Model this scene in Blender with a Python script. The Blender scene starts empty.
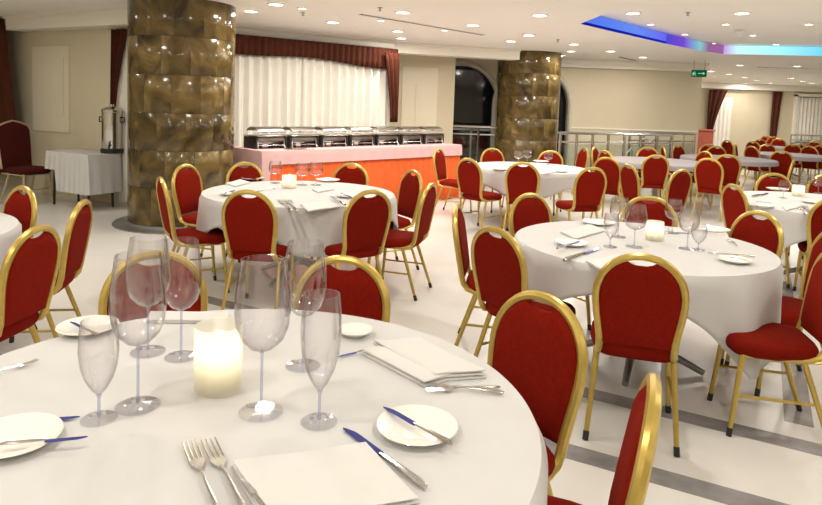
import bpy, bmesh, math, random
from mathutils import Vector, Matrix
from mathutils.geometry import tessellate_polygon
random.seed(7)
sc = bpy.context.scene
COL = sc.collection
R = math.radians
# ------------------------------------------------------------------ camera, world, exposure
F, CAMH, PITCH, ROLL, YH, CX = 640.0, 1.55, R(4.5), R(2.0), 104.0, 411.0
PPY = YH + F * math.tan(PITCH)
FWD = Vector((0, math.cos(PITCH), -math.sin(PITCH)))
UP0 = Vector((0, math.sin(PITCH), math.cos(PITCH)))
RT = Vector((1, 0, 0)) * math.cos(ROLL) + UP0 * math.sin(ROLL)
UPV = Vector((-1, 0, 0)) * math.sin(ROLL) + UP0 * math.cos(ROLL)
cam = bpy.data.cameras.new('camera')
camo = bpy.data.objects.new('camera', cam)
COL.objects.link(camo)
m3 = Matrix((RT, UPV, -FWD)).transposed()
camo.matrix_world = Matrix.Translation((0, 0, CAMH)) @ m3.to_4x4()
cam.sensor_fit = 'HORIZONTAL'
cam.sensor_width = 36.0
cam.lens = 36.0 * F / 822.0
cam.shift_y = (PPY - 252.5) / 822.0
cam.clip_start = 0.02
cam.clip_end = 200
sc.camera = camo
wd = bpy.data.worlds.new('world')
wd.use_nodes = True
wd.node_tree.nodes['Background'].inputs[0].default_value = (1.0, 0.92, 0.82, 1)
wd.node_tree.nodes['Background'].inputs[1].default_value = 0.3
sc.world = wd
sc.view_settings.view_transform = 'Standard'
sc.view_settings.look = 'None'
sc.view_settings.gamma = 1
sc.view_settings.exposure = -0.55
sc.view_settings.use_curve_mapping = False
LAMP_W = 24.0
LAMP_COL = (1.0, 0.935, 0.84)


def at(x, y, z):
    """where the sight line through a photo pixel meets the level z"""
    d = FWD + RT * ((x - CX) / F) - UPV * ((y - PPY) / F)
    t = (z - CAMH) / d.z
    return Vector((d.x * t, d.y * t, z))


def atY(x, y, Y):
    d = FWD + RT * ((x - CX) / F) - UPV * ((y - PPY) / F)
    t = Y / d.y
    return Vector((d.x * t, Y, CAMH + d.z * t))


# ------------------------------------------------------------------ materials
MATS = {}


def mat(name, col, rough=0.5, metal=0.0, spec=0.5, var=0.0, scale=20.0, bump=0.0, bscale=200.0, coat=0.0,
        rnd=0.0, sheen=0.0):
    m = bpy.data.materials.new(name)
    m.use_nodes = True
    nt = m.node_tree
    b = nt.nodes['Principled BSDF']
    b.inputs['Base Color'].default_value = (*col, 1)
    b.inputs['Roughness'].default_value = rough
    b.inputs['Metallic'].default_value = metal
    b.inputs['Specular IOR Level'].default_value = spec
    b.inputs['Coat Weight'].default_value = coat
    b.inputs['Sheen Weight'].default_value = sheen
    tc = nt.nodes.new('ShaderNodeTexCoord')
    src = None
    if var > 0:
        n = nt.nodes.new('ShaderNodeTexNoise')
        n.inputs['Scale'].default_value = scale
        n.inputs['Detail'].default_value = 5
        nt.links.new(tc.outputs['Object'], n.inputs['Vector'])
        mr = nt.nodes.new('ShaderNodeMapRange')
        mr.inputs['From Min'].default_value = 0.3
        mr.inputs['From Max'].default_value = 0.7
        mr.inputs['To Min'].default_value = 1 - var
        mr.inputs['To Max'].default_value = 1 + var
        nt.links.new(n.outputs['Fac'], mr.inputs['Value'])
        src = mr.outputs['Result']
    if rnd > 0:
        oi = nt.nodes.new('ShaderNodeObjectInfo')
        mr2 = nt.nodes.new('ShaderNodeMapRange')
        mr2.inputs['To Min'].default_value = 1 - rnd
        mr2.inputs['To Max'].default_value = 1 + rnd
        nt.links.new(oi.outputs['Random'], mr2.inputs['Value'])
        if src:
            mu = nt.nodes.new('ShaderNodeMath')
            mu.operation = 'MULTIPLY'
            nt.links.new(src, mu.inputs[0])
            nt.links.new(mr2.outputs['Result'], mu.inputs[1])
            src = mu.outputs[0]
        else:
            src = mr2.outputs['Result']
    if src:
        vm = nt.nodes.new('ShaderNodeVectorMath')
        vm.operation = 'SCALE'
        vm.inputs[0].default_value = col
        nt.links.new(src, vm.inputs['Scale'])
        nt.links.new(vm.outputs['Vector'], b.inputs['Base Color'])
    if bump > 0:
        n2 = nt.nodes.new('ShaderNodeTexNoise')
        n2.inputs['Scale'].default_value = bscale
        nt.links.new(tc.outputs['Object'], n2.inputs['Vector'])
        bp = nt.nodes.new('ShaderNodeBump')
        bp.inputs['Strength'].default_value = bump
        bp.inputs['Distance'].default_value = 0.004
        nt.links.new(n2.outputs['Fac'], bp.inputs['Height'])
        nt.links.new(bp.outputs['Normal'], b.inputs['Normal'])
    MATS[name] = m
    return m


def emis(name, col, s):
    m = bpy.data.materials.new(name)
    m.use_nodes = True
    nt = m.node_tree
    nt.nodes.remove(nt.nodes['Principled BSDF'])
    e = nt.nodes.new('ShaderNodeEmission')
    e.inputs[0].default_value = (*col, 1)
    e.inputs[1].default_value = s
    nt.links.new(e.outputs[0], nt.nodes['Material Output'].inputs[0])
    MATS[name] = m
    return m


def glassmat(name, tint, edge, gloss=1.0, base=0.03):
    """thin clear glass: see-through, reflecting more and absorbing more towards its rim"""
    m = bpy.data.materials.new(name)
    m.use_nodes = True
    nt = m.node_tree
    nt.nodes.remove(nt.nodes['Principled BSDF'])
    lw = nt.nodes.new('ShaderNodeLayerWeight')
    lw.inputs['Blend'].default_value = 0.35
    mx = nt.nodes.new('ShaderNodeMix')
    mx.data_type = 'RGBA'
    mx.inputs[6].default_value = (*tint, 1)
    mx.inputs[7].default_value = (*edge, 1)
    nt.links.new(lw.outputs['Facing'], mx.inputs[0])
    tr = nt.nodes.new('ShaderNodeBsdfTransparent')
    nt.links.new(mx.outputs[2], tr.inputs[0])
    gl = nt.nodes.new('ShaderNodeBsdfGlossy')
    gl.inputs['Roughness'].default_value = 0.03
    lw2 = nt.nodes.new('ShaderNodeLayerWeight')
    lw2.inputs['Blend'].default_value = 0.5
    fr = nt.nodes.new('ShaderNodeMath')
    fr.operation = 'POWER'
    fr.inputs[1].default_value = 3.0
    nt.links.new(lw2.outputs['Facing'], fr.inputs[0])
    ma = nt.nodes.new('ShaderNodeMath')
    ma.operation = 'MULTIPLY_ADD'
    ma.inputs[1].default_value = gloss
    ma.inputs[2].default_value = base
    ma.use_clamp = True
    nt.links.new(fr.outputs[0], ma.inputs[0])
    ms = nt.nodes.new('ShaderNodeMixShader')
    nt.links.new(ma.outputs[0], ms.inputs[0])
    nt.links.new(tr.outputs[0], ms.inputs[1])
    nt.links.new(gl.outputs[0], ms.inputs[2])
    nt.links.new(ms.outputs[0], nt.nodes['Material Output'].inputs[0])
    MATS[name] = m
    return m


gold = mat('gold_paint', (0.50, 0.36, 0.085), 0.30, 0.55, 0.5, var=0.06, scale=30)
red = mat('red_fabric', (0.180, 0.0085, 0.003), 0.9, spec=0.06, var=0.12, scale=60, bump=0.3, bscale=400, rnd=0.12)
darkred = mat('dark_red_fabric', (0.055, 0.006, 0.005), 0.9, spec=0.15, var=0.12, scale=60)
black = mat('black_rubber', (0.015, 0.014, 0.013), 0.6)
linen = mat('white_linen', (0.56, 0.553, 0.545), 0.85, spec=0.2, var=0.02, scale=6, bump=0.12, bscale=500, sheen=0.1)
napk = mat('napkin_linen', (0.63, 0.62, 0.60), 0.85, spec=0.2, var=0.02, scale=12, bump=0.15, bscale=600)
shadecloth = mat('shaded_linen', (0.34, 0.315, 0.325), 0.85, spec=0.2, var=0.03, scale=6)  # linen darkened: the shade on the far tables is in its colour
chafm = mat('brushed_steel', (0.40, 0.39, 0.37), 0.28, 1.0, var=0.1, scale=6)
china = mat('white_china', (0.82, 0.80, 0.74), 0.12, spec=0.6)
steel = mat('cutlery_steel', (0.62, 0.60, 0.58), 0.18, 1.0, var=0.05, scale=30)
blade = mat('blue_reflection_steel', (0.07, 0.09, 0.42), 0.16, 0.85)  # reflection of the blue surroundings painted into the metal colour
chrome = mat('stainless_steel', (0.60, 0.59, 0.57), 0.2, 1.0, var=0.06, scale=8)
greymetal = mat('grey_metal', (0.30, 0.30, 0.30), 0.4, 0.8)
wood = mat('table_wood', (0.22, 0.14, 0.08), 0.6, var=0.2, scale=10)
wallm = mat('cream_wall', (0.62, 0.55, 0.40), 0.55, spec=0.4, var=0.03, scale=1.5, bump=0.05, bscale=60)
panelm = mat('cream_panel', (0.72, 0.66, 0.52), 0.5, spec=0.4, var=0.02, scale=2)
ceilm = mat('ceiling_paint', (0.90, 0.87, 0.81), 0.8, spec=0.2, var=0.015, scale=1)
cornm = mat('cornice_paint', (0.84, 0.80, 0.71), 0.7, spec=0.2)
stripm = mat('grey_marble', (0.26, 0.25, 0.25), 0.25, var=0.25, scale=6, coat=0.2)
sheer = mat('white_sheer', (0.80, 0.77, 0.70), 0.9, spec=0.1, var=0.03, scale=5)
drape = mat('brown_red_drape', (0.075, 0.018, 0.008), 0.8, spec=0.2, var=0.15, scale=14)
pink = mat('pink_cloth', (0.60, 0.39, 0.39), 0.85, spec=0.15, var=0.03, scale=9)
orange = mat('orange_skirt', (0.80, 0.13, 0.03), 0.75, spec=0.2, var=0.06, scale=9)
night = mat('night_glass', (0.006, 0.008, 0.014), 0.06, spec=0.6)
stone = mat('arch_stone', (0.55, 0.50, 0.40), 0.5, var=0.05, scale=8)
slotm = mat('dark_slot', (0.05, 0.05, 0.05), 0.7)
signg = emis('sign_green', (0.0, 0.13, 0.04), 1.0)
signw = emis('sign_white', (0.7, 1.0, 0.8), 0.9)
wax = mat('candle_wax', (0.85, 0.78, 0.6), 0.5)
flame = emis('flame', (1.0, 0.75, 0.35), 25.0)
glass = glassmat('clear_glass', (0.995, 0.99, 0.995), (0.84, 0.835, 0.855), 0.85, 0.065)
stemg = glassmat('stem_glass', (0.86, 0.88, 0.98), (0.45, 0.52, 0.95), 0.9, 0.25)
footg = glassmat('foot_glass', (0.995, 0.995, 1.0), (0.92, 0.935, 1.0), 0.9, 0.10)
pane = glassmat('pane_glass', (0.92, 0.95, 0.94), (0.6, 0.65, 0.64), 0.8, 0.05)
counterm = mat('red_counter', (0.42, 0.10, 0.06), 0.5, var=0.1, scale=6)
lens = emis('lamp_lens', (1.0, 0.93, 0.80), 14.0)
whitep = mat('white_plastic', (0.75, 0.73, 0.68), 0.5)

# frosted ribbed candle glass
cup = bpy.data.materials.new('frosted_cup')
cup.use_nodes = True
_n = cup.node_tree
_n.nodes.remove(_n.nodes['Principled BSDF'])
_t = _n.nodes.new('ShaderNodeBsdfTranslucent')
_t.inputs[0].default_value = (0.94, 0.925, 0.84, 1)
_d = _n.nodes.new('ShaderNodeBsdfTransparent')
_g = _n.nodes.new('ShaderNodeBsdfGlossy')
_g.inputs['Roughness'].default_value = 0.15
_m1 = _n.nodes.new('ShaderNodeMixShader')
_m1.inputs[0].default_value = 0.35
_m2 = _n.nodes.new('ShaderNodeMixShader')
_m2.inputs[0].default_value = 0.08
_n.links.new(_t.outputs[0], _m1.inputs[1])
_n.links.new(_d.outputs[0], _m1.inputs[2])
_n.links.new(_m1.outputs[0], _m2.inputs[1])
_n.links.new(_g.outputs[0], _m2.inputs[2])
_n.links.new(_m2.outputs[0], _n.nodes['Material Output'].inputs[0])

# polished cream floor
floorm = mat('cream_floor', (0.68, 0.662, 0.63), 0.22, spec=0.45, var=0.05, scale=0.9)


# brown marble for the columns
def marble():
    m = bpy.data.materials.new('brown_marble')
    m.use_nodes = True
    nt = m.node_tree
    b = nt.nodes['Principled BSDF']
    tc = nt.nodes.new('ShaderNodeTexCoord')
    oi = nt.nodes.new('ShaderNodeObjectInfo')
    ad = nt.nodes.new('ShaderNodeVectorMath')
    ad.operation = 'ADD'
    sv = nt.nodes.new('ShaderNodeVectorMath')
    sv.operation = 'SCALE'
    sv.inputs[0].default_value = (7, 5, 9)
    nt.links.new(oi.outputs['Random'], sv.inputs['Scale'])
    nt.links.new(tc.outputs['Object'], ad.inputs[0])
    nt.links.new(sv.outputs[0], ad.inputs[1])
    n = nt.nodes.new('ShaderNodeTexNoise')
    n.inputs['Scale'].default_value = 2.4
    n.inputs['Detail'].default_value = 6
    n.inputs['Distortion'].default_value = 1.6
    nt.links.new(ad.outputs[0], n.inputs['Vector'])
    cr = nt.nodes.new('ShaderNodeValToRGB')
    e = cr.color_ramp.elements
    e[0].position = 0.30
    e[0].color = (0.026, 0.018, 0.007, 1)
    e[1].position = 0.72
    e[1].color = (0.24, 0.165, 0.066, 1)
    x = e.new(0.47)
    x.color = (0.092, 0.060, 0.018, 1)
    x = e.new(0.58)
    x.color = (0.135, 0.090, 0.030, 1)
    nt.links.new(n.outputs['Fac'], cr.inputs[0])
    mr = nt.nodes.new('ShaderNodeMapRange')
    mr.inputs['To Min'].default_value = 0.75
    mr.inputs['To Max'].default_value = 1.15
    nt.links.new(oi.outputs['Random'], mr.inputs['Value'])
    vm = nt.nodes.new('ShaderNodeVectorMath')
    vm.operation = 'SCALE'
    nt.links.new(cr.outputs[0], vm.inputs[0])
    nt.links.new(mr.outputs[0], vm.inputs['Scale'])
    nt.links.new(vm.outputs[0], b.inputs['Base Color'])
    b.inputs['Roughness'].default_value = 0.14
    b.inputs['Specular IOR Level'].default_value = 0.4
    return m


marb = marble()


# ------------------------------------------------------------------ mesh helpers
class G:
    def __init__(s):
        s.v = []
        s.f = []

    def quad(s, a, b, c, d):
        n = len(s.v)
        s.v += [tuple(a), tuple(b), tuple(c), tuple(d)]
        s.f.append((n, n + 1, n + 2, n + 3))
        return s

    def box(s, a, b, M=None):
        n = len(s.v)
        for z in (a[2], b[2]):
            for x, y in ((a[0], a[1]), (b[0], a[1]), (b[0], b[1]), (a[0], b[1])):
                p = Vector((x, y, z))
                if M:
                    p = M @ p
                s.v.append(tuple(p))
        s.f += [tuple(n + i for i in q) for q in
                ((3, 2, 1, 0), (4, 5, 6, 7), (0, 1, 5, 4), (1, 2, 6, 5), (2, 3, 7, 6), (3, 0, 4, 7))]
        return s

    def rbox(s, a, b, r=0.01, M=None):
        """box with chamfered vertical edges and softened top and bottom"""
        x0, y0, z0 = a
        x1, y1, z1 = b
        rings = [(z0, r), (z0 + r, 0), (z1 - r, 0), (z1, r)]
        base = len(s.v)
        for z, ins in rings:
            for cx, cy, a0 in ((x1, y1, 0), (x0, y1, 90), (x0, y0, 180), (x1, y0, 270)):
                rr = r * 1.6
                ox = cx - math.copysign(rr, cx - (x0 + x1) / 2)
                oy = cy - math.copysign(rr, cy - (y0 + y1) / 2)
                for k in range(3):
                    t = R(a0 + 45 * k)
                    p = Vector((ox + (rr - ins) * math.cos(t), oy + (rr - ins) * math.sin(t), z))
                    if M:
                        p = M @ p
                    s.v.append(tuple(p))
        N = 12
        for i in range(3):
            for k in range(N):
                s.f.append((base + i * N + k, base + i * N + (k + 1) % N, base + (i + 1) * N + (k + 1) % N,
                            base + (i + 1) * N + k))
        s.f.append(tuple(base + k for k in reversed(range(N))))
        s.f.append(tuple(base + 3 * N + k for k in range(N)))
        return s

    def tube(s, pts, r, n=8, closed=False, caps=True):
        P = [Vector(p) for p in pts]
        L = len(P)
        rr = r if isinstance(r, (list, tuple)) else [r] * L
        base = len(s.v)
        prev = None
        for i in range(L):
            if closed:
                t = (P[(i + 1) % L] - P[i - 1])
            else:
                t = P[min(i + 1, L - 1)] - P[max(i - 1, 0)]
            t.normalize()
            if prev is None:
                u = t.orthogonal().normalized()
            else:
                u = (prev - t * prev.dot(t)).normalized()
            prev = u
            w = t.cross(u)
            for k in range(n):
                a = 2 * math.pi * k / n
                s.v.append(tuple(P[i] + (u * math.cos(a) + w * math.sin(a)) * rr[i]))
        for i in range(L if closed else L - 1):
            j = (i + 1) % L
            for k in range(n):
                k2 = (k + 1) % n
                s.f.append((base + i * n + k, base + i * n + k2, base + j * n + k2, base + j * n + k))
        if caps and not closed:
            s.f.append(tuple(base + k for k in reversed(range(n))))
            s.f.append(tuple(base + (L - 1) * n + k for k in range(n)))
        return s

    def lathe(s, prof, n=24, c=(0, 0, 0), a0=0.0, a1=2 * math.pi):
        full = abs(a1 - a0 - 2 * math.pi) < 1e-6
        m = n if full else n + 1
        base = len(s.v)
        for r, z in prof:
            for k in range(m):
                a = a0 + (a1 - a0) * k / n
                s.v.append((c[0] + r * math.cos(a), c[1] + r * math.sin(a), c[2] + z))
        for i in range(len(prof) - 1):
            for k in range(n):
                k2 = (k + 1) % m if full else k + 1
                s.f.append((base + i * m + k, base + i * m + k2, base + (i + 1) * m + k2, base + (i + 1) * m + k))
        return s

    def grid(s, nu, nv, fn, closed_u=False):
        base = len(s.v)
        for j in range(nv):
            for i in range(nu):
                s.v.append(tuple(fn(i, j)))
        for j in range(nv - 1):
            for i in range(nu if closed_u else nu - 1):
                i2 = (i + 1) % nu
                s.f.append((base + j * nu + i, base + j * nu + i2, base + (j + 1) * nu + i2, base + (j + 1) * nu + i))
        return s

    def prism(s, poly, z0, z1, M=None):
        n = len(poly)
        base = len(s.v)
        for z in (z0, z1):
            for x, y in poly:
                p = Vector((x, y, z))
                if M:
                    p = M @ p
                s.v.append(tuple(p))
        s.f.append(tuple(base + k for k in reversed(range(n))))
        s.f.append(tuple(base + n + k for k in range(n)))
        for k in range(n):
            k2 = (k + 1) % n
            s.f.append((base + k, base + k2, base + n + k2, base + n + k))
        return s

    def mesh(s, name, m, smooth=True):
        me = bpy.data.meshes.new(name)
        me.from_pydata(s.v, [], s.f)
        bm = bmesh.new()
        bm.from_mesh(me)
        bmesh.ops.remove_doubles(bm, verts=bm.verts, dist=1e-5)
        bmesh.ops.recalc_face_normals(bm, faces=bm.faces)
        bm.to_mesh(me)
        bm.free()
        if smooth:
            me.polygons.foreach_set('use_smooth', [True] * len(me.polygons))
            me.set_sharp_from_angle(angle=R(40))
        me.materials.append(m)
        return me


def link(name, me, parent=None, loc=None, rz=0.0):
    o = bpy.data.objects.new(name, me)
    COL.objects.link(o)
    if parent:
        o.parent = parent
    if loc is not None:
        o.location = loc
    if rz:
        o.rotation_euler = (0, 0, rz)
    return o


def ob(name, g, m, parent=None, smooth=True, loc=None, rz=0.0):
    return link(name, g.mesh(name, m, smooth), parent, loc, rz)


def tag(o, label=None, cat=None, group=None, kind=None):
    if label:
        o['label'] = label
    if cat:
        o['category'] = cat
    if group:
        o['group'] = group
    if kind:
        o['kind'] = kind
    return o


def thing(name, label, cat, loc=(0, 0, 0), rz=0.0, group=None):
    o = link(name, None, None, loc, rz)
    o.empty_display_size = 0.1
    return tag(o, label, cat, group)


def kids(o):
    return [c for c in o.children]


def copy_tree(o, parent=None):
    c = o.copy()
    COL.objects.link(c)
    c.parent = parent
    for ch in o.children:
        copy_tree(ch, c)
    return c


def struct(o):
    o['kind'] = 'structure'
    return o


def face_rz(d):
    """rotation that turns local +Y to direction d"""
    return math.atan2(d[1], d[0]) - math.pi / 2


def wallbox(name, a, b, z0, z1, th, m, parent=None):
    """upright slab from a to b (plan), thickness th to the left of a->b"""
    a = Vector((a[0], a[1], 0))
    b = Vector((b[0], b[1], 0))
    d = (b - a).normalized()
    n = Vector((-d.y, d.x, 0)) * th
    g = G()
    g.prism([(p.x, p.y) for p in (a, b, b + n, a + n)], z0, z1)
    return ob(name, g, m, parent, smooth=False)


# ------------------------------------------------------------------ the room
CZ = 2.65          # ceiling
TZ = 2.82          # raised tray
# floor
g = G()
g.prism([(-9, -6), (17, -6), (17, 25), (-9, 25)], -0.1, 0)
fl = struct(ob('floor', g, floorm, smooth=False))


def strip_between(p, q, w, ext0, ext1):
    a = at(*p, 0)
    b = at(*q, 0)
    d = (b - a).normalized()
    n = Vector((-d.y, d.x, 0)) * (w / 2)
    a = a - d * ext0
    b = b + d * ext1
    g = G()
    g.prism([(t.x, t.y) for t in (a - n, b - n, b + n, a + n)], -0.02, 0.0015)
    ob('border_strip', g, stripm, fl, smooth=False)
    return d


d1 = strip_between((604, 397), (783, 441), 0.13, 3.2, 4.0)
strip_between((564, 450), (738, 499), 0.13, 3.0, 3.0)
perp = Vector((d1.y, -d1.x, 0))
if perp.y < 0:
    perp = -perp
for px, py in ((800, 433),):
    a = at(px, py, 0)
    n = Vector((-perp.y, perp.x, 0)) * 0.065
    a0 = a + perp * 0.1
    b0 = a + perp * 8
    g = G()
    g.prism([(t.x, t.y) for t in (a0 - n, b0 - n, b0 + n, a0 + n)], -0.02, 0.0012)
    ob('border_strip', g, stripm, fl, smooth=False)

# ceiling with the lit tray
tray = [at(580, 24, CZ), at(664, 43.5, CZ), at(698, 50.5, CZ), at(722, 54, CZ), at(824, 56, CZ)]
tray = [Vector((p.x, p.y, 0)) for p in tray]
dl = (tray[4] - tray[3]).normalized()
tray.append(tray[4] + dl * 5.0)
tray.append(Vector((tray[5].x + 0.5, 4.0, 0)))
tray.append(Vector((2.3, 4.0, 0)))
outer = [Vector((-9, -6, 0)), Vector((17, -6, 0)), Vector((17, 25, 0)), Vector((-9, 25, 0))]
allp = outer + tray
tris = tessellate_polygon([outer, tray])
g = G()
g.v = [(p.x, p.y, CZ) for p in allp]
g.f = [tuple(t) for t in tris]
ce = struct(ob('ceiling', g, ceilm, smooth=False))
g = G()
g.v = [(p.x, p.y, TZ) for p in tray]
g.f = [tuple(t) for t in tessellate_polygon([tray])]
for i in range(len(tray)):
    a, b = tray[i], tray[(i + 1) % len(tray)]
    g.quad((a.x, a.y, CZ), (b.x, b.y, CZ), (b.x, b.y, TZ), (a.x, a.y, TZ))
ob('tray', g, ceilm, ce, smooth=False)


def ledmat(name, stops, a, b, s):
    m = bpy.data.materials.new(name)
    m.use_nodes = True
    nt = m.node_tree
    nt.nodes.remove(nt.nodes['Principled BSDF'])
    tc = nt.nodes.new('ShaderNodeTexCoord')
    sp = nt.nodes.new('ShaderNodeSeparateXYZ')
    nt.links.new(tc.outputs['Object'], sp.inputs[0])
    mr = nt.nodes.new('ShaderNodeMapRange')
    mr.inputs['From Max'].default_value = (b - a).length
    nt.links.new(sp.outputs['X'], mr.inputs['Value'])
    cr = nt.nodes.new('ShaderNodeValToRGB')
    e = cr.color_ramp.elements
    e[0].position, e[0].color = stops[0][0], (*stops[0][1], 1)
    e[1].position, e[1].color = stops[-1][0], (*stops[-1][1], 1)
    for p, c in stops[1:-1]:
        x = e.new(p)
        x.color = (*c, 1)
    nt.links.new(mr.outputs[0], cr.inputs[0])
    em = nt.nodes.new('ShaderNodeEmission')
    em.inputs[1].default_value = s
    nt.links.new(cr.outputs[0], em.inputs[0])
    nt.links.new(em.outputs[0], nt.nodes['Material Output'].inputs[0])
    return m


led = thing('led_cove_light', 'colour-changing light strip glowing blue, violet and turquoise around the raised ceiling tray',
            'cove light', (tray[0].x, tray[0].y, CZ))
BL = (0.03, 0.10, 0.95)
segs = [(0, 1, [(0, (0.10, 0.22, 1.0)), (0.6, (0.16, 0.30, 1.0)), (1, (0.16, 0.16, 1.0))], 1.3),
        (1, 2, [(0, (0.10, 0.10, 1.0)), (0.5, (0.30, 0.10, 0.95)), (1, (0.35, 0.85, 0.95))], 1.0),
        (2, 3, [(0, (0.40, 0.85, 0.90)), (0.35, (0.45, 0.18, 0.42)), (1, (0.48, 0.20, 0.55))], 1.0),
        (3, 4, [(0, (0.50, 0.25, 0.60)), (0.14, (0.55, 0.85, 1.0)), (0.4, (0.45, 0.95, 1.0)), (1, (0.16, 0.62, 0.95))], 1.7),
        (4, 5, [(0, (0.16, 0.62, 0.95)), (1, (0.10, 0.45, 0.95))], 1.2)]
for i, j, st, s in segs:
    a, b = tray[i], tray[j]
    d = (b - a).normalized()
    inn = Vector((d.y, -d.x, 0))
    lm = ledmat('led_light', st, a, b, s)
    g = G()
    g.box((0.0, -0.02, 0.002 if i else 0.03), ((b - a).length, 0.0, 0.15))
    o = ob('light_strip', g, lm, led, smooth=False)
    if i == 0:
        g = G()
        g.box((0.0, -0.026, 0.0), ((b - a).length, 0.0, 0.03))
        e = ob('strip_edge', g, ledmat('led_edge', [(0, (0.01, 0.02, 0.45)), (1, (0.02, 0.03, 0.7))], a, b, 1.0), led, smooth=False)
        e.location = (a.x + inn.x * 0.012 - tray[0].x, a.y + inn.y * 0.012 - tray[0].y, 0)
        e.rotation_euler = (0, 0, math.atan2(d.y, d.x))
    M = Matrix.Rotation(math.atan2(d.y, d.x), 4, 'Z')
    o.location = (a.x + inn.x * 0.012 - tray[0].x, a.y + inn.y * 0.012 - tray[0].y, 0)
    o.rotation_euler = (0, 0, math.atan2(d.y, d.x))

# walls ---------------------------------------------------------------------------------
BW0 = Vector((-3.75, 9.25, 0))
BW1 = Vector((-0.45, 11.59, 0))           # end of the curtain wall
wb = struct(wallbox('wall_curtain', BW0, BW1, 0, CZ, 0.3, wallm))
AL0 = Vector((-3.45, 8.55, 0))
AL1 = Vector((-7.6, 10.85, 0))
wa = struct(wallbox('wall_alcove', AL1, AL0, 0, CZ, 0.3, wallm))
struct(wallbox('wall_return', AL0 + Vector((0.0, -0.02, 0)), BW0 + Vector((0.25, 0.0, 0)), 0, CZ, 0.2, wallm))
struct(wallbox('wall_left', (-7.6, -6), (-7.6, 11.2), 0, CZ, 0.3, wallm))
struct(wallbox('wall_behind', (16, -5.2), (-8, -5.2), 0, CZ, 0.3, wallm))
struct(wallbox('wall_right', (15.6, 24), (15.6, -6), 0, CZ, 0.3, wallm))


def cornice(name, a, b, prof, m, side=1):
    """moulding swept from a to b; prof is a list of (out, z)"""
    a = Vector((a[0], a[1], 0))
    b = Vector((b[0], b[1], 0))
    d = (b - a).normalized()
    n = Vector((d.y, -d.x, 0)) * side
    g = G()
    base = [tuple(a + n * o + Vector((0, 0, z))) for o, z in prof]
    top = [tuple(b + n * o + Vector((0, 0, z))) for o, z in prof]
    N = len(prof)
    g.v = base + top
    for k in range(N):
        g.f.append((k, (k + 1) % N, N + (k + 1) % N, N + k))
    g.f.append(tuple(range(N)))
    g.f.append(tuple(N + k for k in reversed(range(N))))
    return struct(ob(name, g, m, smooth=False))


PROF = [(0, CZ), (0, 2.48), (0.10, 2.48), (0.10, 2.515), (0.13, 2.53), (0.16, 2.60), (0.24, 2.63), (0.24, CZ)]
cornice('trim_1', BW0 + Vector((0.3, 0.21, 0)), BW1 + Vector((0.0, 0.0, 0)), PROF, cornm)
PROF2 = [(0, CZ), (0, 2.45), (0.28, 2.45), (0.28, 2.60), (0.34, 2.63), (0.34, CZ)]
ALK = AL0 + (AL1 - AL0) * 0.62
cornice('trim_2', ALK, AL0, PROF2, cornm)
# beam from the curtain wall to the far column
BM0 = Vector((-0.47, 11.57, 0))
BM1 = Vector((2.0, 12.28, 0))
PROF3 = [(-0.35, CZ), (-0.35, 2.46), (0, 2.46), (0, 2.60), (0.05, 2.62), (0.05, CZ)]
cornice('trim_3', BM0, BM1, PROF3, cornm)

# pier right of the curtain, with a pale panel
PR0 = Vector((-0.42, 12.70, 0))
PR1 = Vector((0.83, 12.95, 0))
pier = struct(wallbox('wall_pier', PR0, PR1, 0, CZ, 1.2, wallm))
pd = (PR1 - PR0).normalized()
g = G()
M = Matrix.Translation((PR0.x, PR0.y, 0)) @ Matrix.Rotation(math.atan2(pd.y, pd.x), 4, 'Z')
g.box((0.2, -0.02, 0.4), (0.92, 0, 2.28), M)
g.box((0.48, -0.035, 0.75), (0.82, -0.02, 1.95), M)
ob('wall_panel', g, panelm, pier, smooth=False)
struct(wallbox('wall_return', BW1 + Vector((-0.02, 0.02, 0)), PR0 + Vector((0.1, 0.2, 0)), 0, CZ, 0.2, wallm))

# far wall with two arched windows
YF = 14.2
XL, XR = 0.3, 6.35
hw, zs = 0.80, 1.62
ARC = (1.06, 2.64)
g = G()


def wall_col(x0, x1, zb0, zb1):
    g.v += [(x0, YF, zb0), (x1, YF, zb1), (x1, YF, CZ), (x0, YF, CZ)]
    n = len(g.v)
    g.f.append((n - 4, n - 3, n - 2, n - 1))
    g.quad((x0, YF, zb0), (x1, YF, zb1), (x1, YF + 0.25, zb1), (x0, YF + 0.25, zb0))


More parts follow.
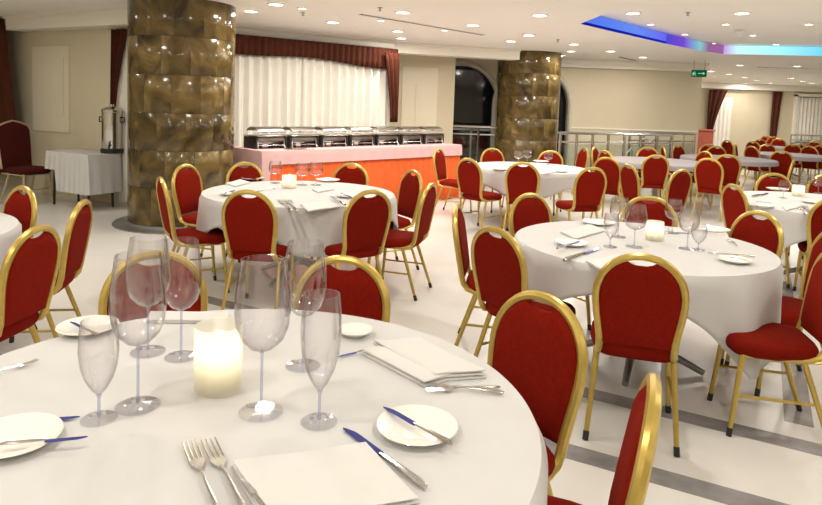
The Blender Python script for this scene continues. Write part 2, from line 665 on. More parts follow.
xs = [XL]
for c in ARC:
    wall_col(xs[-1], c - hw, 0, 0)
    g.quad((c - hw, YF, 0), (c - hw, YF + .25, 0), (c - hw, YF + .25, zs), (c - hw, YF, zs))
    g.quad((c + hw, YF, 0), (c + hw, YF + .25, 0), (c + hw, YF + .25, zs), (c + hw, YF, zs))
    N = 20
    for k in range(N):
        a0 = math.pi - math.pi * k / N
        a1 = math.pi - math.pi * (k + 1) / N
        wall_col(c + hw * math.cos(a0), c + hw * math.cos(a1), zs + 0.82 * math.sin(a0), zs + 0.82 * math.sin(a1))
    xs.append(c + hw)
wall_col(xs[-1], XR, 0, 0)
wf = struct(ob('wall_far', g, wallm, smooth=False))
for k, c in enumerate(ARC):
    g = G()
    g.prism([(c - hw - .05, YF + .2), (c + hw + .05, YF + .2), (c + hw + .05, YF + .23), (c - hw - .05, YF + .23)], 0, 2.5)
    w = struct(ob('window_%d' % (k + 1), g, night, smooth=False))
    g = G()
    pts = [(c - hw - 0.04, YF - 0.02, 0.0), (c - hw - 0.04, YF - 0.02, zs)]
    pts += [(c + (hw + .04) * math.cos(math.pi - math.pi * q / 20), YF - 0.02, zs + .86 * math.sin(math.pi * q / 20)) for q in range(1, 20)]
    pts += [(c + hw + 0.04, YF - 0.02, zs), (c + hw + 0.04, YF - 0.02, 0.0)]
    g.tube(pts, 0.055, 6)
    ob('arch_trim', g, stone, w)
    g = G()
    for q in (-0.27, 0.27):
        g.box((c + q - .02, YF + .17, 0), (c + q + .02, YF + .2, 1.1))
    g.box((c - hw, YF + .17, 1.0), (c + hw, YF + .2, 1.05))
    ob('window_frame', g, greymetal, w, smooth=False)
PROF4 = [(0, CZ), (0, 2.47), (0.14, 2.47), (0.14, 2.53), (0.3, 2.60), (0.3, CZ)]
cornice('trim_4', (2.95, YF), (XR, YF), PROF4, cornm)
# dado rail on the far wall
cornice('trim_5', (3.5, YF), (XR, YF), [(0, 1.17), (0, 1.14), (0.02, 1.14), (0.02, 1.17)], cornm)

# the farthest room beyond the corner
YE = 22.5
struct(wallbox('wall_corner', (XR, YF), (9.1, YE), 0, CZ, 0.3, wallm))
we = struct(wallbox('wall_end', (8.8, YE), (16, YE), 0, CZ, 0.3, wallm))
cornice('trim_6', (9.0, YE), (15.6, YE), [(0, CZ), (0, 2.45), (0.3, 2.45), (0.3, CZ)], cornm)

# ------------------------------------------------------------------ columns of brown marble panels


def column(cx, cy, rad, label, rot):
    t = thing('marble_column', label, 'column', (cx, cy, 0), rot)
    g = G()
    g.lathe([(rad - .03, 0.02), (rad - .03, CZ - 0.001)], 48)
    ob('core', g, slotm, t)
    g = G()
    g.lathe([(0, 0), (rad + .17, 0), (rad + .17, .012), (rad + .02, .018), (rad + .015, .05), (0.0, .05)], 48)
    ob('base_ring', g, greymetal, t)
    na, nr = 12, 6
    h = (CZ - 0.05) / nr
    gap = R(0.12)
    g = G()
    a0, a1 = gap, 2 * math.pi / na - gap
    g.lathe([(rad - .03, 0.003), (rad - .002, 0.003), (rad, 0.006), (rad, h - .004), (rad - .002, h - .001), (rad - .03, h - .001)], 6, a0=a0, a1=a1)
    me = g.mesh('marble_panel', marb)
    for j in range(nr):
        for i in range(na):
            o = link('marble_panel', me, t, (0, 0, 0.05 + j * h), 2 * math.pi * (i + (0, .5, .2, .7, .35, .8)[j]) / na)
    return t


column(-2.81, 7.83, 0.615, 'thick round brown marble column beside the buffet and the curtained wall', 0.3)
column(2.33, 13.0, 0.62, 'round brown marble column between the dark arched windows', 0.8)

# ------------------------------------------------------------------ curtains


def pleated(a, b, z0f, z1f, m, name, parent, waves, amp, n=None, offs=0.0, jitter=0.3, nv=8):
    """wavy cloth hung from a to b (plan); z0f / z1f give bottom and top at fraction u"""
    a = Vector((a[0], a[1], 0))
    b = Vector((b[0], b[1], 0))
    d = b - a
    nn = Vector((d.y, -d.x, 0)).normalized()
    n = n or waves * 8
    ph = [random.uniform(-jitter, jitter) for _ in range(waves + 2)]
    am = [random.uniform(0.6, 1.2) for _ in range(waves + 2)]

    def fn(i, j, back=0.0):
        u = i / (n - 1)
        v = j / (nv - 1)
        w = u * waves
        k = int(w)
        A = am[k] * (1 - (w - k)) + am[k + 1] * (w - k)
        off = offs + amp * A * math.sin(2 * math.pi * w + ph[k]) * (0.6 + 0.4 * (1 - v))
        p = a + d * u + nn * (off - back)
        z = z0f(u) + (z1f(u) - z0f(u)) * v
        return (p.x, p.y, z)
    g = G()
    g.grid(n, nv, fn)
    o = ob(name, g, m, parent)
    so = o.modifiers.new('thick', 'SOLIDIFY')
    so.thickness = 0.006
    return o


bd = (BW1 - BW0).normalized()
bn = Vector((bd.y, -bd.x, 0))
C0 = BW0 + bd * 0.55 + bn * 0.18
C1 = BW1 + bn * 0.18 - bd * 0.08
half = (C0 + C1) / 2
s1 = thing('sheer_curtain', 'long white pleated sheer curtain across the wall behind the chafing dishes', 'curtain', (0, 0, 0))
pleated(C0, half, lambda u: 0.06, lambda u: 2.42, sheer, 'curtain_panel', s1, 11, 0.06)
pleated(half, C1, lambda u: 0.06, lambda u: 2.42, sheer, 'curtain_panel', s1, 11, 0.06)
vl = thing('curtain_valance', 'dark brown-red pelmet with a swagged hem above the long white curtain', 'valance', (0, 0, 0))
V0 = BW0 + bd * 0.5 + bn * 0.28
V1 = BW1 + bn * 0.28


def hem(u):
    return 2.25 - 0.09 * u - 0.03 * math.sin(u * 9)


pleated(V0, V1, hem, lambda u: 2.50, drape, 'swag', vl, 34, 0.02, nv=4)


def tied(p0, p1, z0, z1, name, label, waves, side, off, tail=0.35, nv=10, zt=None):
    """drape pulled to one side: full width at the top, gathered towards `side` at its bottom"""
    a = Vector((p0[0], p0[1], 0))
    b = Vector((p1[0], p1[1], 0))
    d = b - a
    nn = Vector((d.y, -d.x, 0)).normalized()
    n = waves * 8

    def fn(i, j):
        u = i / (n - 1)
        v = j / (nv - 1)      # 0 bottom
        w = tail + (1 - tail) * (v ** 1.5)
        uu = (1 - w) + u * w if side > 0 else u * w
        p = a + d * uu + nn * (off + 0.03 * math.sin(2 * math.pi * u * waves))
        return (p.x, p.y, z0 + (z1 - z0) * v)
    g = G()
    g.grid(n, nv, fn)
    o = ob(name, g, drape)
    so = o.modifiers.new('thick', 'SOLIDIFY')
    so.thickness = 0.008
    return tag(o, label, 'drape')


pe = BW1 - bd * 0.32
tied(pe + bn * 0.12, BW1 + bn * 0.12, 1.22, 2.42, 'tail_drape', 'brown-red drape tail hanging at the end of the pelmet beside the cream pier', 3, 1, 0.22, 0.5)

ad = (AL1 - AL0).normalized()
an = Vector((-ad.y, ad.x, 0))
if an.y > 0:
    an = -an


def alw(px):
    """point on the alcove wall under photo column px"""
    dr = at(px, 180, 0)
    k = dr.x / dr.y
    t = (k * AL0.y - AL0.x) / (ad.x - k * ad.y)
    return AL0 + ad * t


q0, q1 = alw(119), alw(134)
tied(q0 + an * .05, q1 + an * .05, 1.28, 2.42, 'window_drape', 'short brown-red drape tied above the steel urn beside the thick column', 3, -1, 0.06, 0.12)
s2 = thing('sheer_curtain', 'narrow white sheer curtain hanging behind the steel urn', 'curtain', (0, 0, 0))
pleated(alw(122) + an * .04, alw(138) + an * .04, lambda u: 0.05, lambda u: 2.40, sheer, 'curtain_panel', s2, 5, 0.03)
q0, q1 = alw(-6), alw(25)
tied(q0 + an * .10, q1 + an * .10, 0.25, 2.62, 'window_drape', 'tall brown-red drape behind the dark peaked chair in the alcove', 5, -1, 0.20, 1.4)
# pale panel on the alcove wall
g = G()
p0, p1 = alw(71), alw(35)
MA = Matrix.Translation((p0.x, p0.y, 0)) @ Matrix.Rotation(math.atan2(ad.y, ad.x), 4, 'Z')
L = (p1 - p0).length
g.box((0, 0, 0.95), (L, 0.025, 2.22), MA)
g.box((0.12 * L, 0.025, 1.2), (0.6 * L, 0.04, 2.05), MA)
ob('wall_panel', g, panelm, wa, smooth=False)

# far end wall: drapes, sheer, windows, counter


def ex(px):
    d = at(px, 150, 0)
    return d.x / d.y * YE


tied((ex(703), YE - .12), (ex(721), YE - .12), 0.7, 2.40, 'window_drape', 'dark drape gathered beside the red counter on the end wall', 3, -1, 0.05, 0.3)
s3 = thing('sheer_curtain', 'white sheer curtain next to the red counter on the end wall', 'curtain')
pleated((ex(708), YE - .06), (ex(728), YE - .06), lambda u: 0.05, lambda u: 2.15, sheer, 'curtain_panel', s3, 5, 0.03)
tied((ex(766), YE - .1), (ex(776), YE - .1), 0.6, 2.42, 'window_drape', 'narrow dark drape hanging alone on the cream end wall', 2, -1, 0.05, 0.7)
s4 = thing('sheer_curtain', 'wide white sheer curtain of the window on the end wall', 'curtain')
pleated((ex(793), YE - .08), (ex(826), YE - .08), lambda u: 0.7, lambda u: 2.25, sheer, 'curtain_panel', s4, 9, 0.03)
g = G()
x0, x1 = ex(790), ex(828)
for a, b in (((x0, .6), (x0 + .08, 2.35)), ((x1, .6), (x1 + .08, 2.35)), ((x0, 2.28), (x1, 2.38)), ((x0, .58), (x1, .66))):
    g.box((a[0], YE - .12, a[1]), (b[0], YE, b[1]))
struct(ob('window_3', g, cornm, smooth=False))
cp = atY(701, 145, 20.5)
g = G()
g.rbox((-0.25, -0.3, 0), (0.25, 0.3, 1.02), 0.02)
g.rbox((-0.29, -0.34, 1.02), (0.29, 0.34, 1.07), 0.015)
o = ob('counter', g, counterm, loc=(cp.x, 20.5, 0))
tag(o, 'small reddish wooden counter standing against the corner of the end wall', 'counter')

# ------------------------------------------------------------------ downlights
LBIG = [(251, 11), (276, 4), (333, 22), (403, 12), (398, 31), (401, 38), (473, 25), (540, 15), (529, 35), (511, 41),
        (574, 44), (571, 51), (611, 51), (591, 60), (590, 66), (643, 57), (669, 62), (670, 69), (691, 67),
        (740, 65), (797, 66), (711, 71), (729, 74), (744, 77), (757, 80), (770, 83), (746, 83), (780, 85), (791, 78),
        (803, 81), (812, 83), (791, 87), (800, 89)]
LSM = [(302, 8), (381, 20), (445, 30), (563, 55), (715, 77), (699, 82)]
TBIG = [(633, 13), (742, 13)]
TSM = [(651, 24), (726, 24), (809, 24), (685, 34), (753, 35), (713, 43), (776, 44)]
UNSEEN_FLAT = [(x, y) for x in (-5.5, -3.4, -1.2, 1.0) for y in (-3.5, -1.2, 1.0, 3.2, 5.4)] + [(-5.4, 7.4)]  # unseen downlights added to light the near hall and alcove
UNSEEN_TRAY = [(x, y) for x in (3.4, 5.6, 7.8, 10) for y in (4.6, 6.6)]  # unseen tray downlights, added for the same light
UNSEEN_FLAT += [(x, y) for x in (3.4, 6.4, 9.6) for y in (-3, 0, 2.6)]


def make_light(rad, z, power):
    t = thing('ceiling_downlight', '', 'downlight')
    g = G()
    g.lathe([(rad, 0.0), (rad * 1.22, 0.0), (rad * 1.22, -0.006), (rad, -0.012), (rad * .96, 0.0)], 20)
    ob('trim_ring', g, whitep, t)
    g = G()
    g.lathe([(0, -0.004), (rad * .98, -0.004)], 20)
    ob('lens', g, lens, t)
    la = bpy.data.lights.new('downlight_lamp', 'AREA')
    la.shape = 'DISK'
    la.size = rad * 1.6
    la.energy = power
    la.color = LAMP_COL
    lo = link('lamp', la, t, (0, 0, -0.02))
    return t


DL = {}
for key, rad, pw in (('big', 0.085, LAMP_W), ('small', 0.05, LAMP_W * 0.45)):
    DL[key] = make_light(rad, CZ, pw)
first = {'big': True, 'small': True}


def place_light(key, p, label, group):
    o = DL[key] if first[key] else copy_tree(DL[key])
    first[key] = False
    o.location = p
    tag(o, label, 'downlight', group)


GB = ('round white downlight in the flat part of the ceiling', 'large downlights in the flat ceiling')
GS = ('small round downlight in the flat part of the ceiling', 'small downlights in the flat ceiling')
GT = ('round white downlight inside the raised ceiling tray', 'large downlights in the ceiling tray')
GU = ('small bright spotlight inside the raised ceiling tray', 'small spotlights in the ceiling tray')
for x, y in LBIG:
    p = at(x, y, CZ)
    if p.y < YE - .3:
        place_light('big', p, *GB)
for x, y in LSM:
    place_light('small', at(x, y, CZ), *GS)
for x, y in TBIG:
    place_light('big', at(x, y, TZ), *GT)
for x, y in TSM:
    place_light('small', at(x, y, TZ), *GU)
for x, y in UNSEEN_FLAT:
    place_light('big', (x, y, CZ), *GB)
for x, y in UNSEEN_TRAY:
    place_light('big', (x, y, TZ), *GT)

# air slots, sprinklers, smoke detector


def slot(p, q, label):
    a, b = at(*p, CZ), at(*q, CZ)
    d = (b - a)
    t = thing('air_slot', label, 'air vent', a, math.atan2(d.y, d.x))
    g = G()
    g.box((0, -0.03, -0.004), (d.length, 0.03, 0.001))
    ob('slot', g, slotm, t, smooth=False)
    g = G()
    g.box((0, 0.03, -0.008), (d.length, 0.045, 0.0))
    g.box((0, -0.045, -0.008), (d.length, -0.03, 0.0))
    ob('frame', g, whitep, t, smooth=False)


slot((361, 14), (484, 35), 'long dark air slot in the ceiling in front of the curtain wall')
slot((758, 67), (822, 69), 'long dark air slot in the ceiling beyond the lit tray')
slot((620, 57), (648, 63), 'short dark air slot in the ceiling beyond the far column')
for (x, y) in ((380, 9), (303, 14), (558, 41), (688, 14)):
    z = TZ if x == 688 else CZ
    g = G()
    g.lathe([(0.03, 0), (0.03, -0.006), (0.008, -0.008), (0.008, -0.035), (0.02, -0.038), (0.02, -0.042), (0, -0.042)], 12)
    o = ob('sprinkler', g, greymetal, loc=at(x, y - 1.5, z))
    tag(o, 'small dark sprinkler head hanging from the ceiling', 'sprinkler', 'ceiling sprinklers')
g = G()
g.lathe([(0.09, 0), (0.09, -0.02), (0.06, -0.05), (0, -0.055)], 16)
tag(ob('smoke_detector', g, whitep, loc=at(740, 30, TZ)), 'pale round smoke detector on the raised ceiling tray', 'smoke detector')

# exit sign
sp = atY(699, 73.5, 13.2)
t = thing('exit_sign', 'green lit emergency exit sign hanging from the ceiling', 'sign', (sp.x, 13.2, sp.z), -0.45)
t.scale = (.85, .85, .85)
g = G()
g.rbox((-0.17, -0.025, -0.085), (0.17, 0.025, 0.085), 0.008)
ob('housing', g, signg, t, smooth=False)
g = G()
g.box((-0.14, -0.03, -0.05), (-0.115, -0.026, 0.02))
g.lathe([(0, 0), (0.018, 0.0), (0.018, 0.004), (0, .004)], 10, (-0.10, -0.028, 0.045))
g.tube([(-0.12, -0.028, 0.02), (-0.095, -0.028, -0.01), (-0.07, -0.028, -0.05)], 0.009, 6)
g.tube([(-0.10, -0.028, 0.02), (-0.06, -0.028, 0.0)], 0.007, 6)
g.box((-0.02, -0.03, -0.008), (0.09, -0.026, 0.008))
g.v += [(0.085, -0.028, -0.035), (0.135, -0.028, 0), (0.085, -0.028, 0.035)]
g.f.append((len(g.v) - 3, len(g.v) - 2, len(g.v) - 1))
ob('pictogram', g, signw, t, smooth=False)
g = G()
for x in (-0.12, 0.12):
    g.tube([(x, 0, 0.08), (x, 0, (CZ - sp.z) / .85)], 0.006, 6)
ob('hanger', g, greymetal, t)

# ------------------------------------------------------------------ railings


def railing(pts, posts, label, ztop=1.12, glassy=False, slope=None):
    base = Vector(pts[0])
    t = thing('railing', label, 'railing', base)
    P = [Vector(p) - base for p in pts]
    for nm, z, r in (('handrail', ztop, 0.028), ('rail', ztop - 0.16, 0.018), ('rail', 0.35, 0.012)):
        g = G()
        g.tube([p + Vector((0, 0, z)) for p in P], r, 8)
        ob(nm, g, chrome, t)
    tot = sum((P[i + 1] - P[i]).length for i in range(len(P) - 1))
    for k in range(posts):
        s = tot * k / (posts - 1)
        i = 0
        while i < len(P) - 2 and s > (P[i + 1] - P[i]).length:
            s -= (P[i + 1] - P[i]).length
            i += 1
        q = P[i] + (P[i + 1] - P[i]).normalized() * min(s, (P[i + 1] - P[i]).length)
        g = G()
        g.tube([(0, 0, 0), (0, 0, ztop)], 0.026, 8)
        g.lathe([(0.05, 0), (0.05, 0.012), (0.026, 0.02)], 10)
        g.lathe([(0.0, 0), (0.036, 0.0), (0.036, 0.03), (0, 0.03)], 8, (0, 0, ztop - 0.18))
        ob('post', g, chrome, t, loc=q)
    for i in range(len(P) - 1):
        g = G()
        d = (P[i + 1] - P[i])
        n = Vector((-d.y, d.x, 0)).normalized() * 0.004
        g.prism([(v.x, v.y) for v in (P[i] - n, P[i + 1] - n, P[i + 1] + n, P[i] + n)], 0.4, ztop - 0.2)
        ob('glass_panel', g, pane, t, smooth=False)
    return t


def gp(px, Y):
    d = at(px, 200, 0)
    return (d.x / d.y * Y, Y, 0)


railing([gp(448, 13.55), gp(503, 13.45)], 3, 'steel railing before the dark arched window next to the cream pier')
railing([gp(557, 11.6), gp(612, 12.1), gp(668, 12.5)], 8, 'steel railing between the far column and the stair opening')
railing([gp(626, 13.3), gp(672, 13.5), gp(690, 13.7)], 6, 'steel railing on the wall side of the stair opening')
t = thing('stair_rail', 'pair of slanting steel stair handrails rising behind the railing', 'handrail', gp(615, 12.9))
for dx in (0, .22):
    g = G()
    g.tube([(dx, 0, .55), (dx + .5, 0.1, 1.0), (dx + .62, 0.1, 1.02)], 0.022, 8)
    ob('handrail', g, chrome, t)
for dx in (0.05, .3, .55):
    g = G()
    g.tube([(dx, 0, 0), (dx, 0.05, .6 + dx * .6)], 0.016, 8)
    ob('post', g, chrome, t)
railing([gp(786, 20.6), gp(826, 20.8)], 5, 'pale railing below the sheer-curtained window on the end wall', ztop=0.98)

# ------------------------------------------------------------------ banquet chairs
HW = 0.19
ZT = 0.92


def ylean(z):
    return -0.195 - (z - 0.45) * 0.17


def loop_pts():
    r = []
    # side rail, bend, post, arch, and the mirror of it
    side = [(-0.175, 0.17, 0.405), (-0.175, 0.0, 0.405), (-0.173, -0.12, 0.408), (-0.168, -0.165, 0.42), (-0.164, -0.19, 0.45)]
    for z in (0.50, 0.56, 0.62, 0.68):
        k = min(1, (z - 0.45) / 0.25)
        side.append((-(0.162 + (HW - 0.162) * k * k * (3 - 2 * k)), ylean(z), z))
    zc = 0.715
    side2 = []
    for q in range(0, 10):
        a = math.pi - math.pi / 2 * q / 10
        x = HW * math.copysign(abs(math.cos(a)) ** 0.93, math.cos(a))
        z = zc + (ZT - 0.014 - zc) * math.sin(a)
        side2.append((x, ylean(z), z))
    left = side + side2
    top = [(0, ylean(ZT - .014), ZT - .014)]
    right = [(-x, y, z) for x, y, z in reversed(left)]
    return left + top + right


def back_panel():
    g = G()
    NU, N1, N2 = 17, 7, 9
    zc = 0.715
    rows = []

    def hwz(z):
        k = min(1, max(0, (z - .45) / .25))
        return 0.162 + (HW - 0.162) * k * k * (3 - 2 * k) - 0.012

    def P(u, j):
        if j < N1:
            z = 0.475 + (zc - 0.475) * j / (N1 - 1)
            x = u * hwz(z)
            ev = min(1, j / 1.5)
        else:
            v = (j - N1 + 1) / N2
            x = u * (HW - .012)
            top = (ZT - .028 - zc) * math.sqrt(max(0, 1 - abs(u) ** 2.15))
            top -= 0.030 * max(0, 1 - (abs(x) / 0.058) ** 4)
            z = zc + v * max(0, top)
            ev = min(1, (1 - v) * 4)
        eu = min(1, (1 - abs(u)) * 6)
        th = 0.010 + 0.016 * math.sqrt(max(0, min(eu, ev)))
        return x, z, th
    NV = N1 + N2
    for sgn in (1, -1):
        g.grid(NU, NV, lambda i, j: (lambda q: (q[0], ylean(q[1]) + sgn * q[2] * (1.0 if sgn > 0 else 0.7), q[1]))(P(-1 + 2 * i / (NU - 1), j)))
    # close the border
    off = NU * NV
    brd = [j * NU for j in range(NV)] + [(NV - 1) * NU + i for i in range(1, NU)] + [j * NU + NU - 1 for j in range(NV - 2, -1, -1)] + [i for i in range(NU - 2, 0, -1)]
    for k in range(len(brd)):
        a, b = brd[k], brd[(k + 1) % len(brd)]
        g.f.append((a, b, b + off, a + off))
    return g


def seat_mesh():
    g = G()
    N = 28
    rings = [(0.395, 0.90), (0.41, 0.975), (0.43, 1.0), (0.452, 0.985), (0.468, 0.93), (0.476, 0.8), (0.480, 0.5), (0.481, 0.2)]

    def fn(i, j):
        a = 2 * math.pi * i / N
        z, s = rings[j]
        ca, sa = math.cos(a), math.sin(a)
        e = 0.42
        x = 0.205 * math.copysign(abs(ca) ** e, ca)
        y = 0.205 * math.copysign(abs(sa) ** e, sa)
        x *= (1.03 if y > 0 else 0.96)
        return (x * s, (y + 0.02) * s, z)
    g.grid(N, len(rings), fn, closed_u=True)
    n = len(rings)
    g.f.append(tuple((n - 1) * N + k for k in range(N)))
    g.f.append(tuple(k for k in reversed(range(N))))
    return g


ME = {}
g = G()
g.tube(loop_pts(), 0.0175, 8)
ME['frame'] = g.mesh('back_frame', gold)
ME['back'] = back_panel().mesh('backrest', red)
ME['seat'] = seat_mesh().mesh('seat', red)
ME['seatd'] = seat_mesh().mesh('seat', darkred)


def leg(a, b, r0=0.0145, r1=0.012):
    g = G()
    a, b = Vector(a), Vector(b)
    mid = a.lerp(b, 0.12)
    g.tube([a, mid, b], [r0, r0, r1], 8)
    return g


LEGS = [((-.172, .165, .405), (-.195, .205, 0.012)), ((.172, .165, .405), (.195, .205, 0.012)),
        ((-.172, -.10, .405), (-.200, -.235, 0.012)), ((.172, -.10, .405), (.200, -.235, 0.012))]
for k, (a, b) in enumerate(LEGS):
    ME['leg%d' % k] = leg(a, b).mesh('leg', gold)
    g = G()
    A, B = Vector(a), Vector(b)
    d = (B - A).normalized()
    g.tube([B - d * .03, B + d * .012], 0.014, 8)
    ME['cap%d' % k] = g.mesh('foot_cap', black)
g = G()
for s in (-1, 1):
    g = G()
    g.tube([(s * .184, .186, .20), (s * .187, -.168, .20)], 0.008, 6)
    ME['str%d' % s] = g.mesh('stretcher', gold)


def make_chair(parts=True):
    t = thing('banquet_chair', '', 'chair')
    link('back_frame', ME['frame'], t)
    link('backrest', ME['back'], t)
    link('seat', ME['seat'], t)
    for k in range(4):
        l = link('leg', ME['leg%d' % k], t)
        if parts:
            link('foot_cap', ME['cap%d' % k], l)
    for s in (-1, 1):
        link('stretcher', ME['str%d' % s], t)
    return t


PROTO = {True: make_chair(True), False: make_chair(False)}
used = {True: False, False: False}


def chair(top, facing, label, group=None, near=True):
    """top: world point of the backrest's top; facing: plan direction"""
    f = Vector((facing[0], facing[1], 0)).normalized()
    o = PROTO[near] if not used[near] else copy_tree(PROTO[near])
    used[near] = True
    o.location = (top[0] + f.x * 0.275, top[1] + f.y * 0.275, 0)
    o.rotation_euler = (0, 0, face_rz(f))
    tag(o, label, 'chair', group)
    if not group and 'group' in o:
        del o['group']
    return o


TABLES = {'A': (-0.465, 1.585, 0.80), 'B': (1.42, 3.86, 0.738), 'C': (-0.95, 5.52, 0.81), 'D': (1.62, 8.65, 0.78),
          'E': (-3.06, 3.42, 0.80), 'F': (3.92, 5.95, 0.88)}


def ch(px, py, tb, label, group=None, turn=0.0, near=True, shift=(0, 0)):
    p = at(px, py, ZT)
    p = Vector((p.x + shift[0], p.y + shift[1], ZT))
    c = TABLES[tb]
    d = Vector((c[0] - p.x, c[1] - p.y, 0))
    d.rotate(Matrix.Rotation(R(turn), 3, 'Z'))
    return chair(p, d, label, group, near)


# ------------------------------------------------------------------ round tables and cloths


def round_table(key, label, clabel, s, rot, legs=True, group=None, cgroup=None, fold=0.018, cm=linen, low=None, off=(0, 0)):
    cx, cy, Rr = TABLES[key]
    t = thing('round_table', label, 'table', (cx, cy, 0), 0, group)
    g = G()
    g.lathe([(0, .715), (Rr - .01, .715), (Rr, .722), (Rr, .738), (Rr - .01, .744), (0, .744)], 40)
    ob('tabletop', g, wood, t)
    g = G()
    g.tube([(0, 0, .12), (0, 0, .715)], 0.045, 12)
    g.lathe([(0, 0.0), (.12, 0.0), (.12, .02), (0, .02)], 12, (0, 0, .695))
    ob('pedestal', g, greymetal, t)
    for k in range(4):
        a = R(45 + 90 * k + 20)
        g = G()
        g.tube([(0, 0, .16), (0.2 * math.cos(a), .2 * math.sin(a), .10), (.4 * math.cos(a), .4 * math.sin(a), .018)], [.026, .024, .018], 8)
        ob('leg', g, greymetal, t)
    # cloth
    rnd = random.Random(key)
    NA, ND = 144, 9
    ph = rnd.uniform(0, 6)
    prof = [(0.0, 0), (0.25, 0), (0.5, 0), (0.75, 0), (0.93, 0), (0.985, 0)]

    def fn(i, j):
        a = 2 * math.pi * i / NA
        b = a - rot
        if j < len(prof):
            r = prof[j][0] * Rr
            return (r * math.cos(a), r * math.sin(a), .748)
        k = (j - len(prof)) / (ND - 1)
        m = max(abs(math.cos(b)), abs(math.sin(b)))
        cb, sb = math.cos(b), math.sin(b)
        ox = off[0] * math.cos(rot) + off[1] * math.sin(rot)
        oy = -off[0] * math.sin(rot) + off[1] * math.cos(rot)
        hx = s + (ox if cb > 0 else -ox)
        hy = s + (oy if sb > 0 else -oy)
        dist = min(hx / max(abs(cb), 1e-4), hy / max(abs(sb), 1e-4))
        drop = min(dist - Rr, (low if low else 9))
        drop = max(drop, 0.06)
        q = k * drop
        rr = 0.022
        if q < rr:
            rad = Rr + 0.006 + rr * math.sin(q / rr * math.pi / 2) * 0.7
            z = .748 - rr * (1 - math.cos(q / rr * math.pi / 2))
        else:
            rad = Rr + 0.006 + rr * 0.7
            z = .748 - q
        cor = (1 - m) / 0.293          # 1 at the corners of the square cloth
        wv = math.sin(a * 16 + ph + 0.8 * math.sin(3 * a)) * (0.4 + 0.8 * cor)
        rad += (q / 0.3) * (fold * wv + 0.03 * cor)
        rad += 0.01 * q
        return (rad * math.cos(a), rad * math.sin(a), z)
    g = G()
    g.grid(NA, len(prof) + ND, fn, closed_u=True)
    o = ob('tablecloth', g, cm, loc=(cx, cy, 0))
    so = o.modifiers.new('thick', 'SOLIDIFY')
    so.thickness = 0.003
    so.offset = 1
    tag(o, clabel, 'tablecloth', cgroup)
    return t


round_table('A', 'round table under the cloth set with tall glasses and folded napkins',
            'white cloth on the table with tall glasses and two forks side by side', 1.0, R(-20))
round_table('B', 'round table with eight red chairs in front of the cloth corner hanging low',
            'white square cloth with a low hanging corner beside a single red chair back', 0.90, R(-25), low=.5, off=(.20, -.06))
round_table('C', 'round table between the thick marble column and the buffet',
            'white cloth on the table between the thick column and the buffet', 0.98, R(65), low=.36)
round_table('D', 'round table in front of the far marble column', 'white cloth on the table in front of the far marble column', .98, R(30), low=.3)
round_table('E', 'round table near the alcove with the steel urn', 'white cloth on the table near the alcove chair', .96, R(20), low=.3)
round_table('F', 'round table behind the cutlery-set table and before the far dining groups',
            'white cloth on the table with the short spotlit glasses before the far dining groups', 1.02, R(70), low=.38)

# chairs table by table
gA = ('red gold-framed banquet chair at the table set with tall glasses', 'chairs around the table with tall glasses')
ch(345, 256, 'A', 'red banquet chair behind the stemmed glass beside the far bread plate')
ch(154, 251, 'A', 'red banquet chair behind the large overlapping wine glasses')
ch(545, 293, 'A', 'red banquet chair beside the folded napkin with forks laid across', turn=8)
chair(at(656, 381, ZT), (-1, .36), 'red banquet chair seen edge-on next to the bare floor strips')
ch(24, 186, 'E', 'red banquet chair at the table edge before the alcove chair')
ch(38, 226, 'E', 'red banquet chair with its back to the table of tall glasses', turn=15)
ch(84, 200, 'E', 'red banquet chair seen from its side near the thick column', turn=-5)
for px, py, lb in (
        (248, 190, 'red banquet chair backing the column-side table, with two forks laid before it'),
        (371, 190, 'red banquet chair backing the column-side table, with plate and knife before it'),
        (432, 183, 'red banquet chair seen from its side, nearest the white floor before the buffet'),
        (414, 170, 'red banquet chair facing the thick column from the buffet side of its table'),
        (352, 163, 'red banquet chair right before the orange buffet skirt, behind a round table'),
        (244, 162, 'red banquet chair between the thick column and the end of the pink buffet cloth'),
        (184.5, 164, 'red banquet chair showing its full front against the thick marble column'),
        (160, 177, 'red banquet chair seen edge-on before the thick marble column')):
    ch(px, py, 'C', lb, 'chairs around the table between column and buffet')
ch(643, 254, 'B', 'red banquet chair squarely backing the table with the low cloth corner', turn=2)
for px, py, tu, lb in (
        (495, 227, 8, 'red banquet chair with its back turned, beside an edge-on chair on the open floor'),
        (456, 204, 0, 'red banquet chair seen edge-on, standing by itself beside the open white floor'),
        (529, 193, 0, 'red banquet chair facing over a napkin and plate, before the far column table'),
        (650, 196, 0, 'red banquet chair straight behind the candle holder and paired wine glasses'),
        (761, 211, 0, 'red banquet chair facing the bread plate and crossed forks by the cloth rim')):
    ch(px, py, 'B', lb, 'chairs around the table with the low cloth corner', turn=tu)
chair((2.10, 3.08, ZT), (-1.0, 0.22), 'red banquet chair with its seat beside the low hanging cloth corner')
chair((2.46, 3.62, ZT), (-1.0, 0.05), 'red banquet chair half hidden behind the chair by the low cloth corner')
for px, py, lb in (
        (733, 184, 'red banquet chair standing between the two white tables, turned to the spotlit glasses'),
        (774, 173, 'red banquet chair behind the small candle holder at the table before the far groups')):
    ch(px, py, 'F', lb, 'chairs around the table with short spotlit glasses')
chair((4.75, 7.25, ZT), (-.6, -1), 'red banquet chair behind the spotlit glasses, next to another behind the candle holder')
chair((3.46, 5.12, ZT), (.45, 1), 'red banquet chair with its back to the low cloth corner table, before the spotlit glasses')
